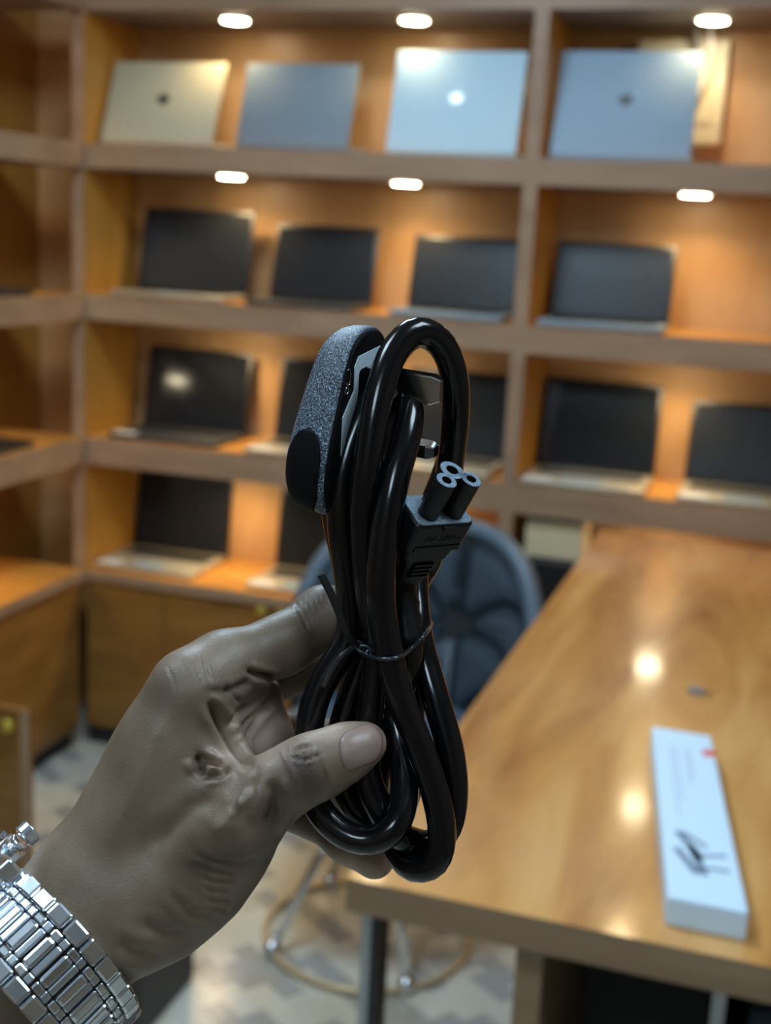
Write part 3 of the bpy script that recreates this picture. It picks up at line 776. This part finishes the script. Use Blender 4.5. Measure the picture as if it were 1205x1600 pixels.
path = [(520, 748, 364), (523, 800, 367), (540, 880, 367), (572, 1005, 361), (552, 1080, 360), (533, 1140, 359), (533, 1210, 357), (556, 1268, 356), (590, 1292, 356), (626, 1272, 357), (642, 1200, 360), (637, 1110, 361), (618, 1010, 361),
        (640, 940, 370), (672, 850, 374), (694, 780, 371), (706, 710, 364), (712, 646, 357), (709, 580, 351), (690, 534, 347), (653, 513, 343), (617, 545, 340), (593, 613, 337), (577, 712, 335.5), (570, 779, 337), (570, 850, 342), (578, 940, 348),
        (590, 1012, 351.5), (584, 1075, 352), (574, 1150, 352), (572, 1210, 351), (590, 1258, 349), (620, 1300, 352), (655, 1326, 355), (694, 1308, 355), (710, 1255, 354), (705, 1178, 353), (687, 1111, 354), (668, 1048, 357), (653, 988, 360), (648, 900, 369),
        (668, 810, 381), (704, 715, 376), (714, 640, 369), (711, 585, 364), (692, 540, 359), (654, 517, 354), (618, 547, 351), (594, 600, 348), (568, 650, 348), (548, 700, 346), (534, 760, 344.5), (533, 820, 345), (542, 885, 346.5), (549, 945, 350),
        (546, 1003, 352), (520, 1040, 352), (498, 1078, 351), (483, 1135, 350), (480, 1200, 349), (494, 1258, 347), (527, 1298, 345), (573, 1316, 343.5), (613, 1297, 344), (632, 1252, 347), (630, 1185, 351), (617, 1110, 361), (597, 1012, 369),
        (584, 900, 363), (578, 780, 357), (588, 690, 354), (606, 632, 352), (628, 612, 350), (641, 634, 345), (634, 690, 339), (617, 746, 336.5), (604, 812, 336.5), (596, 879, 338), (595, 940, 340),
        (606, 1010, 342), (628, 1097, 343), (657, 1169, 344), (681, 1241, 345), (692, 1305, 346), (681, 1350, 348), (650, 1352, 352), (612, 1320, 357), (585, 1262, 363), (596, 1180, 367), (622, 1090, 362), (641, 1012, 351), (634, 962, 357), (624, 926, 359)]
cable = empty('power_cable', P(600, 1010, .352), 'coiled glossy black power cable with three-pin plug and round-lobed connector, held up in the hand', 'cable')
cp = catmull([Pc(u, v, d/1000) for u, v, d in path], 12)
# relax so that the strands do not pass through each other
RC = .0040
seglen = np.r_[0, np.cumsum(np.linalg.norm(cp[1:]-cp[:-1], axis=1))]
n = int(seglen[-1]/.0025); s_new = np.linspace(0, seglen[-1], n)
cp = np.stack([np.interp(s_new, seglen, cp[:, q]) for q in range(3)], 1); home = cp.copy()
ii = np.arange(n)
for it in range(60):
    D = cp[:, None]-cp[None]; dist = np.sqrt((D**2).sum(-1))+1e-9
    m = (dist < 2*RC*.98) & (np.abs(ii[:, None]-ii[None]) > 8)
    push = (D/dist[..., None]*((2*RC*.98-dist)*m)[..., None])
    push[..., :2] *= .35                                         # move mostly in depth, as the coil is seen
    cnt_ = np.maximum(m.sum(1), 1)[:, None]
    cp = cp+push.sum(1)/cnt_*.5
    sm = cp.copy(); sm[1:-1] = (cp[:-2]+cp[2:])/2; cp = cp*.8+sm*.2
    cp = cp+(home-cp)*np.array([.10, .10, .01])
    cp[0] = home[0]; cp[-1] = home[-1]
tube('cord', [c2w(p) for p in cp], RC, rubber, cable, 20)

# three-pin plug, built in its own frame (a across, b up, c out of the pin face)
nA = np.array([.915, .135, -.38]); nA /= np.linalg.norm(nA)
sA = np.array([-.46, .34, -.82]); sA -= nA*(sA@nA); sA /= np.linalg.norm(sA)
uA = np.cross(nA, sA); uA /= np.linalg.norm(uA)
if uA[1] > 0: uA = -uA
_c, _s = math.cos(.06), math.sin(.06); _R = np.array([[_c, -_s, 0], [_s, _c, 0], [0, 0, 1]]); nA, sA, uA = _R@nA, _R@sA, _R@uA
oP = Pc(570, 648, .3535)
PF = frame(c2w(oP), d2w(sA), d2w(uA), d2w(nA))
def mm(a, b, c): return PF @ Vector((a/1000, b/1000, c/1000))
prof = []
half = [(0, -25), (10, -25), (18, -24.4), (22.6, -21.5), (24.5, -16), (23.6, -8), (20.4, 1), (16.4, 10), (12.6, 17.5), (9.4, 21.8), (5.5, 24), (0, 24.8)]
hp = catmull([(a, b, 0) for a, b in half], 4)
prof = [(p[0], p[1]) for p in hp]+[(-p[0], p[1]) for p in hp[::-1][1:-1]]
def loft(name, layers, m, parent, smooth=True, fr=PF):
    """layers: list of (profile points, c); capped"""
    vs = []; fs = []; n = len(layers[0][0])
    for pr, c in layers:
        for a, b in pr: vs.append(tuple(fr @ Vector((a/1000, b/1000, (c if c > -4 else -4+(c+4)*(1-.011*max(0, b+8)))/1000))))
    for i in range(len(layers)-1):
        for k in range(n): fs.append((i*n+k, i*n+(k+1) % n, (i+1)*n+(k+1) % n, (i+1)*n+k))
    fs.append(tuple(range(n-1, -1, -1))); fs.append(tuple((len(layers)-1)*n+k for k in range(n)))
    bm = bmesh.new(); bv = [bm.verts.new(v) for v in vs]
    for f in fs: bm.faces.new([bv[i] for i in f])
    ob = fin(bm, name, m, parent, False)
    if smooth:
        for p in ob.data.polygons: p.use_smooth = len(p.vertices) == 4
    return ob
sc = lambda pr, k, kb=None, off=0: [(a*k, (b+off)*(kb or k)) for a, b in pr]
plug = loft('plug_cover', [(sc(prof, .985), -.1), (sc(prof, 1.0), -.8), (sc(prof, 1.0), -3), (sc(prof, .985), -7), (sc(prof, .955), -10), (sc(prof, .89), -12.6), (sc(prof, .78), -14.2), (sc(prof, .62), -15), (sc(prof, .3), -15.4)], pl_tex, cable)
loft('pin_face', [(sc(prof, .965), -.4), (sc(prof, .965), .5), (sc(prof, .94), .8)], blk, cable)
# finger grips, a smooth tongue on each flank
def grip(sd):
    def wall(b):
        bs = [p[1] for p in hp]; as_ = [p[0] for p in hp]; order = np.argsort(bs); return float(np.interp(b, np.array(bs)[order], np.array(as_)[order]))
    bm = bmesh.new(); n, k = 16, 10; V2 = {}
    for i in range(n+1):
        q = i/n; b = -23.6+24.5*q
        half_w = 5.6*math.sqrt(max(0, 1-max(0, (q-.55)/.45)**2))*min(1, (.55+q*2)) + .05
        c0 = -6.6-1.2*(1-q)
        for j in range(k+1):
            c = c0+half_w*(2*j/k-1)
            kk = np.interp(-c, [0, .8, 3, 7, 10, 12.6, 14.2, 15], [1, 1, 1, .985, .955, .89, .78, .62])
            V2[i, j] = bm.verts.new(PF @ Vector((sd*(wall(b/kk)*kk+.35)/1000, b/1000, c/1000)))
    for i in range(n):
        for j in range(k): bm.faces.new((V2[i, j], V2[i+1, j], V2[i+1, j+1], V2[i, j+1]))
    o = fin(bm, 'finger_grip', blk, plug, True); s = o.modifiers.new('s', 'SOLIDIFY'); s.thickness = .0005; s.offset = 0
grip(1); grip(-1)
# white card label round the pins: an angular ring
def poly_ring(outer, inner, c0, c1, name, m, parent):
    bm = bmesh.new(); n = len(outer)
    L = [[bm.verts.new(mm(a, b, c)) for a, b in pr] for pr, c in ((outer, c0), (outer, c1), (inner, c1), (inner, c0))]
    for q in range(4):
        A, B = L[q], L[(q+1) % 4]
        for k in range(n): bm.faces.new((A[k], A[(k+1) % n], B[(k+1) % n], B[k]))
    return fin(bm, name, m, parent)
outer = [(7, 18.5), (9.3, 16), (9.3, 9.5), (15.8, 3.5), (16.5, -15), (-16.5, -15), (-15.8, 3.5), (-9.3, 9.5), (-9.3, 16), (-7, 18.5)]
inner = [(5.4, 14.6), (6.6, 13.8), (6.9, 7.6), (9.2, 1.5), (9.5, -9), (-9.5, -9), (-9.2, 1.5), (-6.9, 7.6), (-6.6, 13.8), (-5.4, 14.6)]
poly_ring(outer, inner, .8, 1.05, 'white_label', label_w, cable)['label'] = 'angular white card label round the pins'
def pin(name, a, b, la, lb, length, m0):
    M0 = PF @ Matrix.Translation((a/1000, b/1000, 0))
    bm = bmesh.new(); bx(bm, -la/2000, la/2000, -lb/2000, lb/2000, .0005, length/1000, 0, None)
    # chamfered nose
    top = [v for v in bm.verts if v.co.z > length/1000-1e-6]
    for v in top: v.co.x *= .62; v.co.y *= .80
    r = bmesh.new(); r.free()
    bm2 = bmesh.new()
    zs_ = [(.0005, 1, 1), ((length-2.2)/1000, 1, 1), (length/1000, .55, .76)]
    rows = []
    for z_, kx, ky in zs_:
        e = .00035
        X, Y = la/2000*kx, lb/2000*ky
        rows.append([bm2.verts.new((x, y, z_)) for x, y in ((X-e, Y), (-X+e, Y), (-X, Y-e), (-X, -Y+e), (-X+e, -Y), (X-e, -Y), (X, -Y+e), (X, Y-e))])
    for A, B in zip(rows[:-1], rows[1:]):
        for k in range(8): bm2.faces.new((A[k], A[(k+1) % 8], B[(k+1) % 8], B[k]))
    bm2.faces.new(rows[0][::-1]); bm2.faces.new(rows[-1])
    bmesh.ops.transform(bm2, matrix=M0, verts=bm2.verts); bm.free()
    return fin(bm2, name, m0, cable)
pin('earth_pin', 0, 10.6, 4, 8, 22.7, pin_m)
for sd in (1, -1):
    p_ = pin('flat_pin', 11.1*sd, -11, 6.35, 4, 17.7, pin_m)
    M0 = PF @ Matrix.Translation((11.1*sd/1000, -.011, 0))
    bm = bmesh.new(); bx(bm, -.0033, .0033, -.0021, .0021, .0006, .0095, .0004, M0); fin(bm, 'insulating_sleeve', pin_s, p_)
# moulded mark on the face
bm = bmesh.new()
for rr, a0, a1 in ((2.2, .3, 5.2),):
    pass
bm.free()
tube('moulded_mark', [mm(12.6+1.3*math.cos(a), 14+2.3*math.sin(a), .85) for a in np.linspace(1.0, 5.6, 14)], .00016, pin_m, cable, 6)
tube('moulded_mark', [mm(13.4+.9*math.cos(a), 10.5+1.0*math.sin(a), .85) for a in np.linspace(0, 6.0, 12)], .00016, pin_m, cable, 6)
# cord grip at the plug foot
bm = bmesh.new(); cyl(bm, .0055, -.007, .004, PF @ Matrix.Translation((0, -.0275, -.0075)) @ Matrix.Rotation(PI/2, 4, 'X'), 20, r2=.0048); fin(bm, 'cord_grip', blk, cable, True)

# connector with three round lobes (w across, vv toward the third lobe, mA outward)
mA = np.array([.38, -.72, -.58]); mA /= np.linalg.norm(mA)
wA = np.array([.81, -.05, .59]); wA -= mA*(wA@mA); wA /= np.linalg.norm(wA)
vA = np.cross(mA, wA); vA /= np.linalg.norm(vA)
if vA[1] > 0: vA = -vA
oC = Pc(713, 743, .333)-mA*.0125                         # centre of the flange face
CF = frame(c2w(oC), d2w(wA), d2w(vA), d2w(mA))
def rrect(wd, ht, r, cut=0, n=5):
    pts = []
    for sx, sy, a0 in ((1, 1, 0), (-1, 1, PI/2), (-1, -1, PI), (1, -1, 1.5*PI)):
        for k in range(n+1):
            a = a0+PI/2*k/n; pts.append((sx*(wd/2-r)+r*math.cos(a), sy*(ht/2-r)+r*math.sin(a)))
    return pts
off = lambda pr, dx, dy: [(a+dx, b+dy) for a, b in pr]
W0, H0 = 19.5, 12.5
cb = loft('connector_body', [(rrect(W0-.8, H0-.8, 2), .0), (rrect(W0, H0, 2.2), -.6), (rrect(W0, H0, 2.2), -7.5), (rrect(W0-.2, H0, 2.2), -9.5), (rrect(W0-1.6, H0-1.2, 2.2), -9.7),
    (rrect(W0-3, H0-1.5, 2.2), -14), (rrect(12.5, 10, 2.4), -19), (rrect(10.5, 9.4, 2.4), -24), (rrect(9.5, 9, 2.4), -27), (rrect(8.6, 8.4, 2.4), -27.6)], blk_g, cable, True, CF)
for p in cb.data.polygons: p.use_smooth = False
loft('flange_face', [(rrect(W0-1.2, H0-1.2, 1.8), 0), (rrect(W0-1.3, H0-1.3, 1.8), .25)], con_tex, cable, False, CF)
# cloverleaf nose
lob = [(-4.2, -1.6, 2.95), (4.2, -1.6, 2.95), (0, 2.2, 3.5)]
def lobes(name, grow, c0, c1, m, parent, hole=False):
    bm = bmesh.new()
    for x, y, r in lob: cyl(bm, (r+grow)/1000, c0/1000, c1/1000, CF @ Matrix.Translation((x/1000, y/1000, 0)), 40)
    for a, b in ((0, 2), (1, 2)):
        xa, ya, _ = lob[a]; xb, yb, _ = lob[b]
        d = Vector((xb-xa, yb-ya, 0)); L = d.length; ang = math.atan2(d.y, d.x)
        bx(bm, 0, L/1000, -(1.5+grow)/1000, (1.5+grow)/1000, c0/1000, c1/1000, 0, CF @ Matrix.Translation((xa/1000, ya/1000, 0)) @ Matrix.Rotation(ang, 4, 'Z'))
    return fin(bm, name, m, parent)
nose = lobes('clover_nose', 0, 0, 12.4, blk_g, cable)
lobes('nose_face', -.12, 12.3, 12.5, con_tex, nose)
for x, y, r in lob:
    bm = bmesh.new(); cyl(bm, .00172 if y > 0 else .00142, .0124, .01256, CF @ Matrix.Translation((x/1000, y/1000, 0)), 28)
    fin(bm, 'contact_hole', mat('socket_black', (.001, .001, .001), .9, spec=0), nose)
# raised panels, grips, latch stub and rating on the visible flank (side -vv)
yb = -H0/2
def cbox(name, m, parent, x0, x1, y0, y1, z0, z1, bev=0):
    return box(name, m, parent, x0/1000, x1/1000, y0/1000, y1/1000, z0/1000, z1/1000, bev/1000, CF)
cbox('latch_stub', blk_g, cb, -1.4, 1.6, yb-.9, yb+.3, -1.6, .1, .3)
cbox('body_step', blk_g, cb, -7.5, 8.2, yb-.35, yb+.5, -9.6, -7.6, .15)
for k in range(4): cbox('grip_rib', blk_g, cb, -3.2, 3.4, yb+.2, yb+1.4, -20.6+k*1.5, -19.8+k*1.5, .1)
fc = bpy.data.curves.new('rating_text', 'FONT'); fc.body = '10A 250V~'; fc.size = .0026; fc.extrude = .00012; fc.align_x = 'CENTER'
ft = bpy.data.objects.new('rating_text', fc); COL.objects.link(ft)
dg = bpy.context.evaluated_depsgraph_get(); tm = bpy.data.meshes.new_from_object(ft.evaluated_get(dg)); bpy.data.objects.remove(ft)
X_, Y_, Z_ = CF.col[0].xyz, CF.col[2].xyz, -CF.col[1].xyz
TF = frame(CF @ Vector((.0006, (yb-.08)/1000, -.0058)), X_, Y_, Z_)
tm.transform(TF); link('rating_text', tm, mat('moulded_text_dark', (.002, .002, .002), .35), cb)
# strain relief
P0, P1 = CF @ Vector((0, 0, -.0272)), c2w(cp[-8])
ds = [P0.lerp(P1, k/8) for k in range(9)]
sr = tube('strain_relief', ds, [.0044, .0050, .0044, .0051, .0044, .0050, .0044, .0049, .0043], blk_g, cable, 18)

# twist tie round the bundle
wire = mat('tie_wire_coated', (.05, .06, .07), .22, .6)
tie = empty('twist_tie', P(556, 1008, .341), 'thin dark wire twist tie knotted round the middle of the coiled cable', 'tie')
zmin = lambda u, v: min([p[2] for p in cp if abs(p[0]/p[2]*F+CX-u) < 22 and abs(p[1]/p[2]*F+CY-v) < 14] or [.352])
loopf = [(538, 970), (543, 995), (556, 1012), (575, 1024), (598, 1030), (620, 1028), (643, 1013), (660, 996), (674, 979)]
lp = [Pc(u, v, zmin(u, v)-RC-.0009) for u, v in loopf]
lp[0][2] += .006; lp[1][2] = min(lp[1][2], .348); lp[-1][2] = .362; lp[-2][2] = min(lp[-2][2], .3555)
lp += [Pc(668, 972, .371), Pc(600, 972, .3765), Pc(560, 972, .371), Pc(538, 968, .361)]
lc = catmull(lp+[lp[0]], 10)[:-1]
tube('wire_loop', [c2w(p) for p in lc], .00062, wire, tie, 10, True)
kn = Pc(556, 1010, zmin(556, 1010)-RC-.0012)
tube('twisted_knot', [c2w(kn+np.array([.0012*math.cos(a*2.2)+a*.0007-.001, .0012*math.sin(a*2.2)+a*.0004-.001, -.0004*math.cos(a)])) for a in np.linspace(0, 9, 50)], .0005, wire, tie, 8)
tp = catmull([Pc(501, 897, .338), Pc(512, 917, .3385), Pc(526, 948, .3395), Pc(540, 982, .341), kn], 10)
tube('loose_tail', [c2w(p) for p in tp], .00115, mat('tie_black_strip', (.008, .008, .009), .5), tie, 10, flat=.45)
tp = catmull([kn, Pc(535, 1024, .3435), Pc(519, 1046, .3445), Pc(505, 1074, .345)], 10)
tube('loose_tail', [c2w(p) for p in tp], .0008, mat('tie_grey_strip', (.03, .03, .032), .4), tie, 10, flat=.45)

# ------------------------------------------------------------------ wristwatch
steel = mat('watch_steel', (.80, .86, .92), .24, 1)
steel_b = mat('watch_steel_brushed', (.66, .72, .78), .34, 1)
navy = mat('bezel_navy', (.01, .014, .035), .2, .2, coat=.6)
tA = np.array([.66, .75, 0]); tA /= np.linalg.norm(tA)
eA = np.array([.75, -.66, .52]); eA -= tA*(eA@tA); eA /= np.linalg.norm(eA)     # towards the hand
kA = np.cross(tA, eA); kA /= np.linalg.norm(kA)
if kA[2] > 0: kA = -kA                                                              # towards the camera
wc = Pc(74, 1504, .3255)-kA*.0372+tA*.0015
watch = empty('wristwatch', c2w(wc), 'silver steel wristwatch with linked bracelet and dark navy bezel on the wrist', 'watch')
RA, RB = .0272, .0378
def el(th): return wc+tA*(RA*math.cos(th))+kA*(RB*math.sin(th))
def frm(th):
    p = el(th); tan = -tA*RA*math.sin(th)+kA*RB*math.cos(th); tan /= np.linalg.norm(tan)
    nrm = np.cross(tan, eA); nrm /= np.linalg.norm(nrm)
    if nrm@(p-wc) < 0: nrm = -nrm
    return frame(c2w(p), d2w(eA), d2w(tan), d2w(nrm))
ths = np.linspace(-PI, PI, 2001); pe = np.array([el(t) for t in ths]); arc = np.r_[0, np.cumsum(np.linalg.norm(pe[1:]-pe[:-1], axis=1))]
th_at = lambda s: float(np.interp(s, arc, ths))
s_at = lambda th: float(np.interp(th, ths, arc))
def piece(name, th, x0, x1, l, t0, t1, m, bev=.0007):
    bm = bmesh.new(); bx(bm, x0, x1, -l/2, l/2, t0, t1, bev, frm(th)); return fin(bm, name, m, watch, False)
pitch = .0062
def links(sa, sb):
    n_ = int(round(abs(sb-sa)/pitch)); st = (sb-sa)/n_
    for i in range(n_):
        th = th_at(sa+(i+.5)*st); th2 = th_at(sa+(i+.5)*st+abs(st)*.46)
        for sg in (-1, 1):
            piece('outer_link', th, min(sg*.0122, sg*.0072), max(sg*.0122, sg*.0072), abs(st)*.97, -.0014, .0016, steel, .0008)
            piece('inner_link', th2, min(sg*.0070, sg*.0046), max(sg*.0070, sg*.0046), abs(st)*.52, -.0012, .0014, steel, .0005)
            piece('inner_link', th, min(sg*.0070, sg*.0046), max(sg*.0070, sg*.0046), abs(st)*.38, -.0012, .0010, steel_b, .0004)
        piece('centre_link', th2, -.0045, .0045, abs(st)*.52, -.0012, .0019, steel, .0008)
        piece('centre_link', th, -.0045, .0045, abs(st)*.36, -.0012, .0012, steel_b, .0005)
s0 = s_at(0)
head_a = s_at(math.radians(147)); head_b = s_at(math.radians(-147))
links(s0+.006, head_a)
links(head_b, s_at(math.radians(-50)))
# folding clasp: curved plates from the palm side round to the far side
def clasp():
    a0, a1 = th_at(s0+.006), math.radians(-50); n_ = 14; bm = bmesh.new(); rows = []
    for i in range(n_+1):
        f_ = frm(a0+(a1-a0)*i/n_)
        rows.append([bm.verts.new(f_ @ Vector((x, 0, z_))) for x, z_ in ((-.0105, 0), (-.0105, .0024), (-.0095, .0032), (.0095, .0032), (.0105, .0024), (.0105, 0), (.0095, -.0004), (-.0095, -.0004))])
    for A, B in zip(rows[:-1], rows[1:]):
        for k in range(8): bm.faces.new((A[k], A[(k+1) % 8], B[(k+1) % 8], B[k]))
    bm.faces.new(rows[0]); bm.faces.new(rows[-1])
    fin(bm, 'clasp', steel, watch, True).data.polygons.foreach_set('use_smooth', [False]*(8*n_+2))
clasp()
piece('clasp_button', th_at(s0+.0045), -.0125, .0125, .0016, -.001, .0030, steel, .0006)
piece('clasp_button', th_at(s0+.0015), -.012, .012, .0012, .002, .0038, steel, .0005)
# head of the watch on the back of the wrist: axis along -tA
hz = -tA; hx = eA; hy = np.cross(hz, hx)
hc = wc-tA*(RA-.0016)-eA*.002
HF = frame(c2w(hc), d2w(hx), d2w(hy), d2w(hz))
bm = bmesh.new(); cyl(bm, .0195, 0, .0075, HF, 64, r2=.0202, bev=.0008); case = fin(bm, 'case', steel, watch, True)
bm = bmesh.new(); cyl(bm, .0188, .0078, .0108, HF, 64, r2=.0168, bev=.0004); fin(bm, 'bezel', navy, watch, True)
bm = bmesh.new()
for k in range(60):
    a = 2*PI*k/60; bx(bm, -.0004, .0004, -.0003, .0003, .0078, .0094, 0, HF @ Matrix.Rotation(a, 4, 'Z') @ Matrix.Translation((.0187, 0, 0)))
fin(bm, 'bezel_knurling', steel, watch)
bm = bmesh.new(); cyl(bm, .0158, .0105, .0115, HF, 48, bev=.0003); fin(bm, 'crystal', mat('watch_crystal', (.02, .025, .04), .04, spec=.8), watch, True)
for sx in (1, -1):
    for sy in (1, -1):
        bm = bmesh.new(); bx(bm, -.0028, .0028, -.0045, .0045, -.002, .0052, .001, HF @ Matrix.Translation((sx*.0105, sy*.0205, -.0012)) @ Matrix.Rotation(sy*-.35, 4, 'X')); fin(bm, 'lug', steel, watch)
cr = HF @ Matrix.Translation((.0202, 0, .004)) @ Matrix.Rotation(PI/2, 4, 'Y')
bm = bmesh.new(); cyl(bm, .0022, -.001, .0015, cr, 20); cyl(bm, .0034, .0014, .0050, cr, 32, bev=.0004)
for k in range(24): bx(bm, -.0002, .0002, -.0002, .0002, .0018, .0046, 0, cr @ Matrix.Rotation(2*PI*k/24, 4, 'Z') @ Matrix.Translation((.0034, 0, 0)))
fin(bm, 'crown', steel, watch)
for sy in (-1, 1):
    pr = HF @ Matrix.Translation((.0188*math.cos(.55), sy*.0198*math.sin(.55)*1.05, .004)) @ Matrix.Rotation(sy*.55, 4, 'Z') @ Matrix.Rotation(PI/2, 4, 'Y')
    bm = bmesh.new(); cyl(bm, .0017, -.001, .0022, pr, 16); cyl(bm, .0026, .002, .0038, pr, 24, bev=.0004); fin(bm, 'pusher', steel, watch, True)
